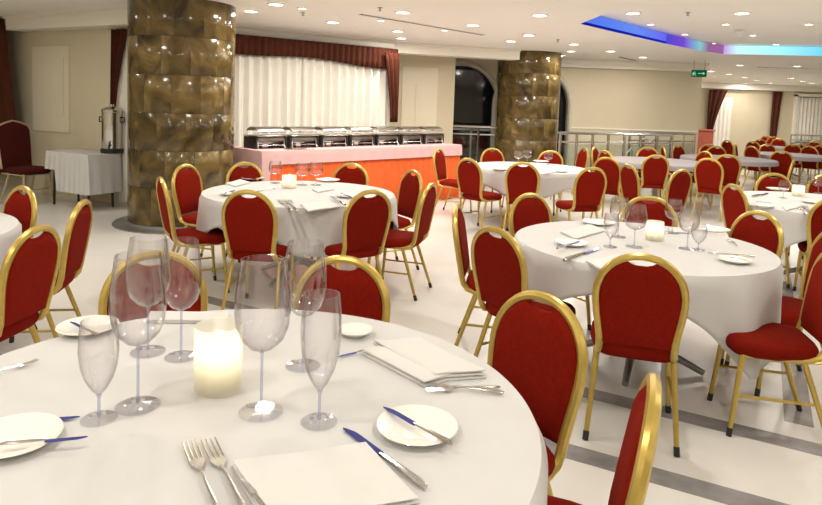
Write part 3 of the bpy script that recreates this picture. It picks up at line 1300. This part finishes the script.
for px, py, lb in (
        (523, 162, 'red banquet chair backing straight on to the table before the far column'),
        (468, 158, 'red banquet chair between the buffet end and the far column table, back turned'),
        (438, 148.5, 'red banquet chair standing right at the end of the orange buffet skirt'),
        (490.5, 149.6, 'red banquet chair behind its table, before the railing at the arched window'),
        (552, 152, 'red banquet chair behind its table at the foot of the far column'),
        (593, 167, 'red banquet chair angled to the far column table, its seat in full view')):
    ch(px, py, 'D', lb, 'chairs around the table before the far column', shift=(.07, .38) if px in (490.5, 552) else (0, 0))

# far dining groups
FT = [(657, 161), (728, 158), (790, 154.5), (783, 147.5)]
FTL = ['shade-greyed table beside the stair railing', 'shade-greyed table before the corner with the exit sign',
       'shade-greyed table before the lone narrow drape', 'shade-greyed table closest to the end wall']
for k, (px, py) in enumerate(FT):
    c = at(px, py, .75)
    key = 'G%d' % k
    TABLES[key] = (c.x, c.y, 0.85 if k == 0 else 0.8)
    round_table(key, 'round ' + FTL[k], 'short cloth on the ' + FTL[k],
                TABLES[key][2] + .1, R(20 * k), group='far round tables', cgroup='far tablecloths', low=.08, cm=shadecloth)
FC = [(607, 157), (628, 164), (657, 154), (683, 169), (648, 147), (663, 143), (678, 142), (693, 151), (606, 148), (611, 146), (585, 145),
      (709, 144), (709, 158), (721, 154), (727, 148.5), (735, 143.5), (727, 140), (751.5, 146), (753, 141), (762, 139),
      (767, 134), (774, 132.5), (779, 138.5), (765, 150), (776, 147), (793, 144), (807, 146), (815, 141), (821, 145), (794, 160), (801, 143)]
EXD = {(628, 164): (1, .25), (585, 145): (-1, -.2), (683, 169): (-.55, .95), (721, 154): (.5, 1), (709, 158): (.7, .8), (657, 154): (.1, 1),
       (765, 150): (.5, .9), (807, 146): (.9, .6), (727, 148.5): (.2, 1)}
PLACED = []
for px, py in FC:
    p = at(px, py, ZT)
    lim = 21.3 if px == 767 else 20.3
    if px < 640:
        lim = 10.2 if px == 606 else 10.5 if px == 585 else 11.0
    elif px < 690:
        lim = 12.9 if px == 678 else 11.9
    if p.y > lim:
        p = p * (lim / p.y)
    for q in FT:
        c = at(*q, .75)
        dv = Vector((p.x - c.x, p.y - c.y, 0))
        if dv.length < 1.06:
            p = Vector((c.x, c.y, 0)) + dv.normalized() * 1.06
    p = Vector((p.x, p.y, .75))
    while p.y < 21.5 and (any(math.hypot(p.x - a, p.y - b) < .5 for a, b in PLACED) or
                          any((at(*q, .75) - p).length < .98 for q in FT)):
        p = Vector((p.x * 1.02, p.y * 1.02, .75))
    PLACED.append((p.x, p.y))
    if (px, py) in EXD:
        d = EXD[(px, py)]
    else:
        best = min(FT, key=lambda q: (at(*q, .75) - p).length)
        c = at(*best, .75)
        d = (c.x - p.x, c.y - p.y)
    k = min(range(len(FT)), key=lambda q: (at(*FT[q], .75) - p).length)
    chair(Vector((p.x, p.y, ZT)), d, 'red banquet chair at the ' + FTL[k], 'chairs at the ' + FTL[k], near=False)

# dark chair in the alcove with a peaked back
cp = at(24, 197, 0)
t = thing('peaked_chair', 'dark red chair with a peaked back and pale frame in the alcove', 'chair', (-5.25, 8.72, 0), face_rz((1, -.42)))
t.scale = (1.07, 1.07, 1.07)


def pk(k):
    x = abs(k)
    return 0.985 + 0.055 * (1 - (x / 0.2)) if x < .2 else 0.985


pts = [(-.20, -.2, .45), (-.215, -.235, .75), (-.22, -.255, .95), (-.19, -.262, .995), (-.1, -.266, 1.03), (0, -.27, 1.055),
       (.1, -.266, 1.03), (.19, -.262, .995), (.22, -.255, .95), (.215, -.235, .75), (.20, -.2, .45)]
g = G()
g.tube(pts, 0.012, 8)
ob('back_frame', g, mat('pale_gold', (0.50, 0.42, 0.26), 0.35, 0.5), t)
g = G()
poly = [(x * .94, z - .012 if z > .9 else z) for x, y, z in pts]
n = len(poly)
for s in (-.018, .022):
    for x, z in poly:
        g.v.append((x, -.19 - (z - .45) * .14 + s, z))
g.f.append(tuple(range(n)))
g.f.append(tuple(n + k for k in reversed(range(n))))
for k in range(n):
    g.f.append((k, (k + 1) % n, n + (k + 1) % n, n + k))
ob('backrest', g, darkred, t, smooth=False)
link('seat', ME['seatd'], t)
pg = MATS['pale_gold']
for a, b in LEGS:
    ob('leg', leg(a, b), pg, t)
g = G()
g.tube([(-.2, .17, .39), (.2, .17, .39), (.2, -.2, .39), (-.2, -.2, .39)], .01, 6, closed=True)
ob('seat_frame', g, pg, t)
g = G()
g.tube([(-.19, .185, .2), (.19, .185, .2)], .009, 6)
ob('stretcher', g, pg, t)

# alcove side table with its cloth and the urn
tp = at(100, 207, 0)
rzA = math.atan2(-ad.y, -ad.x)
tl = alw(107) + an * .36
t = thing('side_table', 'small side table carrying the steel urn beside the thick column', 'table', tl, rzA)
g = G()
g.rbox((-.43, -.22, .70), (.43, .22, .735), .008)
ob('tabletop', g, wood, t)
for x in (-.37, .37):
    for y in (-.17, .17):
        g = G()
        g.tube([(x, y, .70), (x * 1.02, y * 1.05, 0.0)], .016, 8)
        ob('leg', g, black, t)
g = G()


def boxcloth(L, D, zt, zbf, nx=40, ny=14, am=.012):
    """cloth over a rectangular table: returns top plus hanging sides as one surface"""
    g = G()
    per = []
    for k in range(nx):
        per.append((-L + 2 * L * k / nx, -D, 0, -1))
    for k in range(ny):
        per.append((L, -D + 2 * D * k / ny, 1, 0))
    for k in range(nx):
        per.append((L - 2 * L * k / nx, D, 0, 1))
    for k in range(ny):
        per.append((-L, D - 2 * D * k / ny, -1, 0))
    N = len(per)

    def fn(i, j):
        x, y, nx_, ny_ = per[i]
        if j == 0:
            return (x * .5, y * .5, zt)
        if j == 1:
            return (x, y, zt)
        k = (j - 1) / 6
        zb = zbf(x, y, i)
        w = am * math.sin(i * 1.3) * k + .008 + .02 * k
        return (x + nx_ * w, y + ny_ * w, zt - .004 - (zt - zb) * k)
    g.grid(N, 8, fn, closed_u=True)
    g.f.append(tuple(range(N)))
    return g


o = ob('table_cover', boxcloth(.45, .24, .742, lambda x, y, i: .50 if x < -.2 else .22), linen, loc=tl, rz=rzA)
tag(o, 'white cloth hanging over the side table under the steel urn', 'tablecloth')
up = atY(112, 148, tl.y)
ux = Vector((up.x, tl.y + .0, .746))
t = thing('coffee_urn', 'tall stainless steel hot drinks urn on the white side table', 'urn', ux)
t.scale = (1.0, 1.0, 1.1)
g = G()
g.lathe([(0, .05), (.125, .05), (.13, .06), (.13, .50), (.135, .505), (.135, .52), (.125, .525)], 28)
ob('body', g, chrome, t)
g = G()
g.lathe([(0, 0), (.14, 0), (.145, .01), (.145, .045), (.13, .055), (0, .055)], 24)
ob('base', g, black, t)
g = G()
g.lathe([(.137, .52), (.137, .53), (.11, .555), (.05, .57), (.03, .575), (.03, .6), (0, .605)], 24)
ob('lid', g, chrome, t)
for s in (-1, 1):
    g = G()
    g.tube([(s * .13, 0, .44), (s * .17, 0, .44), (s * .17, 0, .38), (s * .13, 0, .38)], .01, 6)
    ob('handle', g, black, t)
g = G()
g.tube([(.04, -.12, .1), (.04, -.17, .1), (.04, -.17, .06)], .012, 8)
g.tube([(.04, -.165, .1), (.04, -.165, .145)], .009, 6)
ob('tap', g, black, t)

# ------------------------------------------------------------------ buffet
BF = Vector((-1.85, 7.92, 0))
ba = R(44)
be = Vector((math.sin(ba), math.cos(ba), 0))
bb = Vector((-be.y, be.x, 0))
BLn, BDp, BZ = 3.85, 0.78, 0.9
bc = BF + be * (BLn / 2) + bb * (BDp / 2)
brz = math.atan2(be.y, be.x)
t = thing('buffet_table', 'long buffet table carrying the row of chafing dishes', 'table', bc, brz)
g = G()
g.rbox((-BLn / 2, -BDp / 2, BZ - .04), (BLn / 2, BDp / 2, BZ - .005), .008)
ob('tabletop', g, wood, t)
for x in (-1.8, -.6, .6, 1.8):
    for y in (-.33, .33):
        g = G()
        g.tube([(x, y, 0), (x, y, BZ - .04)], .018, 8)
        ob('leg', g, greymetal, t)
o = ob('buffet_cloth', boxcloth(BLn / 2 + .012, BDp / 2 + .012, BZ + .002, lambda x, y, i: BZ - .17 if x > -1.85 else .35, 90, 16, .004), pink, loc=bc, rz=brz)
tag(o, 'pale pink cloth laid over the long buffet table', 'tablecloth')
g = G()
NS = 260


def skirt(i, j):
    u = i / (NS - 1) * (BLn + 2 * BDp)
    am = .011 * math.sin(i * 2 * math.pi / 6.5) * (1 - .5 * j / 3)
    if u < BDp:
        p = (-BLn / 2 - .006 + am, BDp / 2 - u)
    elif u < BDp + BLn:
        p = (-BLn / 2 + u - BDp, -BDp / 2 - .006 + am)
    else:
        p = (BLn / 2 + .006 + am, -BDp / 2 + (u - BDp - BLn))
    return (p[0], p[1], .015 + (BZ - .06) * j / 3)


g.grid(NS, 4, skirt)
o = ob('buffet_skirt', g, orange, loc=bc, rz=brz)
so = o.modifiers.new('thick', 'SOLIDIFY')
so.thickness = .004
tag(o, 'orange pleated skirt around the front of the buffet table', 'table skirt')


def make_chafer():
    t = thing('chafing_dish', '', 'chafing dish')
    g = G()
    g.rbox((-.20, -.15, .09), (.20, .15, .19), .03)
    g.rbox((-.225, -.165, .185), (.225, .165, .2), .006)
    ob('water_pan', g, chafm, t)
    for x in (-.215, .215):
        g = G()
        g.rbox((x - .012, -.14, .0), (x + .012, .14, .18), .004)
        ob('side_stand', g, black, t)
    # roll-top lid: quarter cylinder, rolled open towards the back
    g = G()
    N = 10

    def lid(i, j):
        a = R(20 + 130 * i / N)
        return ((-.2, -.197, -.19, .19, .197, .2)[j], -.15 * math.cos(a), .2 + (.13 if 0 < j < 5 else .11) * math.sin(a))
    g.grid(N + 1, 6, lid)
    o = ob('roll_lid', g, chafm, t)
    o.modifiers.new('thick', 'SOLIDIFY').thickness = .006
    g = G()
    g.tube([(-.1, -.15, .255), (-.1, -.185, .265), (.1, -.185, .265), (.1, -.15, .255)], .009, 6)
    ob('lid_handle', g, chrome, t)
    for x in (-.19, .19):
        for y in (-.13, .13):
            g = G()
            g.tube([(x * 1.06, y * 1.1, 0), (x, y, .05), (x, y, .15)], [.014, .009, .009], 8)
            ob('leg', g, chrome, t)
    g = G()
    g.tube([(-.19, -.13, .05), (.19, -.13, .05), (.19, .13, .05), (-.19, .13, .05)], .006, 6, closed=True)
    ob('stand_rail', g, chrome, t)
    for x in (-.09, .09):
        g = G()
        g.lathe([(0, 0), (.042, 0), (.042, .055), (.03, .06), (0, .06)], 14, (x, 0, 0))
        ob('burner', g, black, t)
    return t


cf = make_chafer()
for k in range(7):
    o = cf if k == 0 else copy_tree(cf)
    q = BF + be * (0.32 + k * 0.53) + bb * 0.42
    o.location = (q.x, q.y, BZ + .004)
    o.rotation_euler = (0, 0, brz)
    o.scale = (1.05, 1.05, .86)
    tag(o, 'stainless steel chafing dish with rolled lid on the pink buffet', 'chafing dish', 'chafing dishes in a row on the buffet')
g = G()
g.rbox((-.2, -.06, 0), (.2, .06, .012), .004)
q = BF + be * .62 + bb * .08
o = ob('serving_tray', g, chrome, loc=(q.x, q.y, BZ + .004), rz=brz)
tag(o, 'flat steel serving tray at the buffet edge before the chafing dishes', 'tray')
q = BF + be * 3.68 + bb * .5
g = G()
g.lathe([(0, 0), (.06, 0), (.12, .03), (.14, .07), (.135, .07), (.11, .035), (0, .01)], 20)
o = ob('bowl', g, china, loc=(q.x, q.y, BZ + .004))
tag(o, 'white bowl at the end of the row of chafing dishes', 'bowl')

# ------------------------------------------------------------------ tableware
TT = 0.753


def depth(p):
    return (p - Vector((0, 0, CAMH))).dot(FWD)


def wine(px, py, rim, wpx, label, group=None, kind='wine', z=TT):
    p = at(px, py, z)
    k = depth(p) / F
    h = (py - rim) * k
    r = wpx * k / 2
    t = thing('wine_glass' if kind == 'wine' else 'champagne_flute', label, 'glass', p, 0, group)
    fr = r * .80 if kind == 'wine' else r * .9
    if kind == 'wine':
        pr = [(.006, .40), (.15, .405), (.45, .43), (.78, .49), (.95, .57), (1.0, .66), (.97, .78), (.88, .90), (.80, 1.0)]
        st = .40
    else:
        pr = [(.008, .24), (.12, .25), (.4, .31), (.72, .42), (.92, .55), (1.0, .70), (.96, .85), (.86, 1.0)]
        st = .24
    outer_ = [(a * r, b * h) for a, b in pr]
    tw = .0016
    inner = [(max(a - tw, 0.0005), b + (tw if a < r * .5 else 0)) for a, b in reversed(outer_)]
    g = G()
    g.lathe(outer_ + inner, 28)
    ob('bowl', g, glass, t)
    g = G()
    g.lathe([(.0045, .02 * h), (.0038, .06 * h), (.0034, .2 * h), (.0036, (st - .02) * h), (.007, st * h + .002)], 10)
    ob('stem', g, stemg, t)
    g = G()
    g.lathe([(0, 0.0), (fr, 0.0), (fr, .0025), (fr * .7, .0045), (fr * .3, .008), (.005, .016), (.0045, .022 * h)], 28)
    ob('foot', g, footg, t)
    return t


def plate(px, py, rpx, label, group=None):
    p = at(px, py, TT)
    r = rpx * depth(p) / F
    g = G()
    g.lathe([(0, 0.002), (r * .62, 0.0), (r * .66, .003), (r * .95, .014), (r, .017), (r * .985, .0195), (r * .9, .017), (r * .66, .008), (0, .006)], 36)
    o = ob('side_plate', g, china, loc=p)
    return tag(o, label, 'plate', group)


def cut_frame(p, q, z):
    a, b = at(*p, z), at(*q, z)
    d = b - a
    return a, d.length, math.atan2(d.y, d.x)


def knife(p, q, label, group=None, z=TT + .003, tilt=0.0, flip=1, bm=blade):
    """p: blade tip, q: handle end (photo points)"""
    a, L, rz = cut_frame(p, q, z)
    t = thing('table_knife', label, 'knife', a, rz, group)
    w = L * .042
    g = G()
    n = 12
    poly = []
    for k in range(n + 1):
        u = k / n
        poly.append((u * L * .47, w * (math.sin(min(1, u * 3) * math.pi / 2)) * flip))
    poly += [(L * .5, w * .5 * flip), (L * .5, -w * .45 * flip), (L * .44, -w * .55 * flip), (0.02 * L, -w * .3 * flip)]
    g.prism(poly, 0, .002)
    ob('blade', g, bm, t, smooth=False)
    g = G()
    g.tube([(L * .48, 0, .003), (L * .53, 0, .004), (L * .7, 0, .0045), (L * .93, 0, .005), (L, 0, .004)], [w * .35, w * .4, w * .52, w * .66, w * .4], 8)
    ob('handle', g, steel, t)
    t.rotation_euler = (0, tilt, rz)
    return t


def fork(p, q, label, group=None, z=TT + .003):
    """p: tine tips, q: handle end"""
    a, L, rz = cut_frame(p, q, z)
    t = thing('table_fork', label, 'fork', a, rz, group)
    w = L * .044
    g = G()
    for k in range(4):
        y = w * (-1 + 2 * k / 3)
        g.tube([(0, y, .006), (L * .1, y, .003), (L * .25, y * .95, .003)], [w * .1, w * .15, w * .17], 6)
    NN = 8
    poly = [(L * .235, -w * 1.1), (L * .27, -w * 1.1), (L * .31, -w * .85), (L * .36, -w * .3), (L * .36, w * .3), (L * .31, w * .85), (L * .27, w * 1.1), (L * .235, w * 1.1)]
    g.prism(poly, .0015, .0045)
    ob('tines', g, steel, t)
    g = G()
    g.tube([(L * .34, 0, .003), (L * .45, 0, .006), (L * .7, 0, .006), (L * .95, 0, .004), (L, 0, .003)], [w * .26, w * .28, w * .4, w * .62, w * .35], 8)
    ob('handle', g, steel, t)
    return t


def napkin(c, u, v, label, group=None, layers=2, th=.006):
    """c, u, v: photo points of one corner and its two neighbours"""
    a, b, d = at(*c, TT), at(*u, TT), at(*v, TT)
    U, V = b - a, d - a
    t = thing('napkin', label, 'napkin', a, 0, group)
    for k in range(layers):
        ins = .012 * k
        g = G()
        nu, nv = 13, 9

        def fn(i, j, top):
            s, w = i / (nu - 1), j / (nv - 1)
            p = U * (ins + (1 - 1.6 * ins) * s) + V * (ins * .5 + (1 - ins) * w)
            edge = min(s, 1 - s, w * 1.2, (1 - w) * 1.2) * 10
            z = k * th + (th * .95 * (1 - .6 * max(0, 1 - edge)) if top else 0.0) + .0015 * math.sin(s * 7 + w * 4 + k) * (1 if top else 0)
            return (p.x, p.y, max(0, z))
        g.grid(nu, nv, lambda i, j: fn(i, j, True))
        g.grid(nu, nv, lambda i, j: fn(i, j, False))
        off = nu * nv
        brd = [j * nu for j in range(nv)] + [(nv - 1) * nu + i for i in range(1, nu)] + [j * nu + nu - 1 for j in range(nv - 2, -1, -1)] + [i for i in range(nu - 2, 0, -1)]
        for q in range(len(brd)):
            x, y = brd[q], brd[(q + 1) % len(brd)]
            g.f.append((x, y, y + off, x + off))
        ob('fold', g, napk, t)
    return t


def candle(px, py, wpx, hpx, label, power):
    p = at(px, py, TT)
    k = depth(p) / F
    r, h = wpx * k / 2, hpx * k
    t = thing('candle_holder', label, 'candle', p)
    g = G()
    N = 40
    prof = [(.90, 0), (.96, .03), (1.0, .1), (1.0, .97), (.98, 1.0), (.93, .97), (.93, .08), (0, .06)]
    base = len(g.v)
    for a, b in prof:
        for q in range(N):
            rr = a * r * (1 + (.02 if q % 2 else -.02) * (1 if a > .9 else 0))
            t_ = 2 * math.pi * q / N
            g.v.append((rr * math.cos(t_), rr * math.sin(t_), b * h))
    for i in range(len(prof) - 1):
        for q in range(N):
            g.f.append((i * N + q, i * N + (q + 1) % N, (i + 1) * N + (q + 1) % N, (i + 1) * N + q))
    g.f.append(tuple(reversed(range(N))))
    ob('glass_cup', g, cup, t)
    g = G()
    g.lathe([(0, .07 * h), (r * .55, .07 * h), (r * .55, .40 * h), (r * .5, .42 * h), (0, .41 * h)], 20)
    ob('candle', g, wax, t)
    g = G()
    g.lathe([(0, .42 * h), (r * .07, .46 * h), (r * .09, .51 * h), (r * .05, .60 * h), (0, .68 * h)], 10)
    ob('flame', g, flame, t)
    la = bpy.data.lights.new('candle_light', 'POINT')
    la.energy = power
    la.color = (1, .88, .64)
    la.shadow_soft_size = r * .25
    link('candle_light', la, t, (0, 0, h * .74))
    return t


# table A, piece by piece
candle(218, 389, 46, 66, 'ribbed frosted glass candle holder glowing among the tall stemmed glasses', 0.32)
wine(261, 412, 257, 55, 'large stemmed wine glass right beside the glowing candle holder')
wine(319, 422, 291, 41, 'tulip-shaped flute between the wine glass and the bread plate with knife', kind='flute')
wine(303, 366, 240, 43, 'wine glass behind the tulip flute, before a red chair')
wine(99, 419, 318, 38, 'slender flute standing close to the plate at the table edge', kind='flute')
wine(138, 406, 252, 53, 'big-bowled wine glass next to the slender flute')
wine(148, 352, 236, 42, 'stemmed glass standing behind the big-bowled wine glass')
wine(181, 357, 238, 39, 'stemmed water glass between the big-bowled glass and the candle holder')
plate(417, 431, 41, 'white bread plate with a blue-reflecting knife laid across')
knife((383, 407), (452, 446), 'blue-reflecting knife laid across the white bread plate', z=TT + .022)
plate(13, 442, 45, 'white bread plate beside the slender flute')
knife((88, 437), (0, 446), 'thin dark-reflecting knife on the plate beside the slender flute', z=TT + .022)
knife((80, 417), (-20, 424), 'dinner knife lying behind the plate by the slender flute')
plate(88, 330, 29, 'small white plate behind the slender flute, near the table rim')
knife((70, 322), (97, 336), 'short knife on the small plate near the table rim', z=TT + .022)
plate(355, 334, 18, 'white bread plate at the rim before the red chair behind the flute')
knife((338, 357), (374, 349), 'dark-reflecting knife lying before the far bread plate')
napkin((231, 466), (366, 447), (266, 530), 'flat folded white napkin between the two forks and the dinner knife', th=.009)
napkin((361, 354), (408, 344), (424, 387), 'thick folded white napkin beside the crossed forks, lower fold', layers=2, th=.012)
napkin((372, 347), (420, 344), (434, 382), 'smaller white napkin fold resting on the thick napkin', layers=3, th=.010)
napkin((146, 323), (150, 314), (228, 323), 'flat white napkin at the rim behind the candle holder', layers=2, th=.007)
fork((189, 443), (224, 530), 'dinner fork lying parallel to a second fork, the one away from the napkin')
fork((208, 441), (253, 530), 'dinner fork lying parallel to a second fork, the one next to the napkin')
knife((343, 428), (426, 489), 'dinner knife with dark blue blade reflection beside the flat napkin')
fork((420, 384), (504, 394), 'fork laid at the folded napkin, tines to the napkin')
fork((426, 391), (500, 388), 'fork crossing another fork at the folded napkin')
fork((38, 361), (-30, 382), 'single fork with blue shine lying alone at the table edge')
knife((233, 466), (280, 532), 'plain steel dessert knife resting at the edge of the flat napkin', z=TT + .012, bm=steel)

# table B
candle(654, 240, 17, 19, 'round glowing candle holder on the table with the low cloth corner', .16)
gB = 'glasses on the table with the low cloth corner'
for a in ((618, 237, 197, 19), (634, 247, 204, 22), (672, 233, 199, 17), (687, 249, 207, 20)):
    wine(*a, 'stemmed wine glass on the table with the low cloth corner', gB)
gB2 = 'flutes on the table with the low cloth corner'
for a in ((610, 247, 213, 15), (698, 250, 224, 15)):
    wine(*a, 'champagne flute on the table with the low cloth corner', gB2, kind='flute')
for x, y in ((571, 245), (735, 262), (713, 231), (598, 224)):
    plate(x, y, 16, 'white bread plate on the table with the low cloth corner', 'bread plates on the table with the low corner')
for p, q in (((580, 241), (557, 249)), ((729, 257), (750, 262)), ((600, 247), (564, 261)), ((736, 209 + 34), (728, 240))):
    knife(p, q, 'table knife on the table with the low cloth corner', 'knives on the table with the low corner', z=TT + (.022 if p[0] in (580, 729) else .003))
for p, q in (((716, 254), (755, 257)), ((727, 240), (737, 246)), ((748, 257), (708, 253))):
    fork(p, q, 'table fork on the table with the low cloth corner', 'forks on the table with the low corner')
for a in (((560, 233), (590, 225), (576, 240)), ((585, 262), (618, 256), (600, 270)), ((668, 228), (690, 229), (670, 233))):
    napkin(*a, 'folded white napkin on the table with the low cloth corner', 'napkins on the table with the low corner')

# table C
candle(289, 188, 14, 13, 'small glowing candle holder on the table between column and buffet', .15)
gC = 'glasses on the table between column and buffet'
for a in ((275, 183, 161, 13), (302, 185, 163, 14), (316, 185, 162, 14)):
    wine(*a, 'stemmed glass on the table between column and buffet', gC)
for x, y in ((348, 197), (252, 179), (328, 181), (232, 195)):
    plate(x, y, 12, 'white bread plate on the table between column and buffet', 'plates on the table by the buffet')
for p, q in (((340, 193), (354, 199)), ((330, 196), (345, 205)), ((246, 177), (258, 180)), ((235, 190), (222, 195))):
    knife(p, q, 'table knife on the table between column and buffet', 'knives on the table by the buffet', z=TT + .022)
for p, q in (((281, 200), (291, 212)), ((287, 200), (297, 212)), ((255, 192), (275, 189))):
    fork(p, q, 'table fork on the table between column and buffet', 'forks on the table by the buffet')
for a in (((300, 205), (330, 201), (308, 212)), ((225, 184), (240, 180), (236, 187)), ((312, 190), (328, 187), (318, 193))):
    napkin(*a, 'folded white napkin on the table between column and buffet', 'napkins on the table by the buffet')

# table D
for a in ((518, 164, 151, 9), (527, 163, 150, 9), (548, 165, 152, 9)):
    wine(*a, 'stemmed glass on the table before the far column', 'glasses on the table before the far column')
for x, y in ((500, 170), (560, 172), (541, 162)):
    plate(x, y, 8, 'white bread plate on the table before the far column', 'plates on the table before the far column')
for a in (((540, 171), (556, 169), (546, 174)), ((505, 165), (515, 163), (512, 167))):
    napkin(*a, 'folded white napkin on the table before the far column', 'napkins on the table before the far column')

# table F
candle(798, 196, 11, 11, 'small glowing candle holder on the table before the far dining groups', .12)
for a in ((804, 191, 174, 11), (783, 198, 181, 10), (818, 193, 177, 11)):
    wine(*a, 'short spotlit stemmed glass on the table before the far groups', 'glasses on the table before the far groups')
for x, y in ((764, 207), (777, 190), (812, 203)):
    plate(x, y, 10, 'white bread plate on the table before the far groups', 'plates on the table before the far groups')
for p, q in (((804, 206), (810, 213)), ((800, 207), (806, 214))):
    fork(p, q, 'table fork on the table before the far groups', 'forks on the table before the far groups')
for p, q in (((768, 193), (752, 197)), ((772, 203), (756, 202))):
    knife(p, q, 'table knife on the table before the far groups', 'knives on the table before the far groups')
for a in (((782, 207), (796, 204), (786, 211)),):
    napkin(*a, 'folded white napkin on the table before the far dining groups')

bpy.context.view_layer.update()
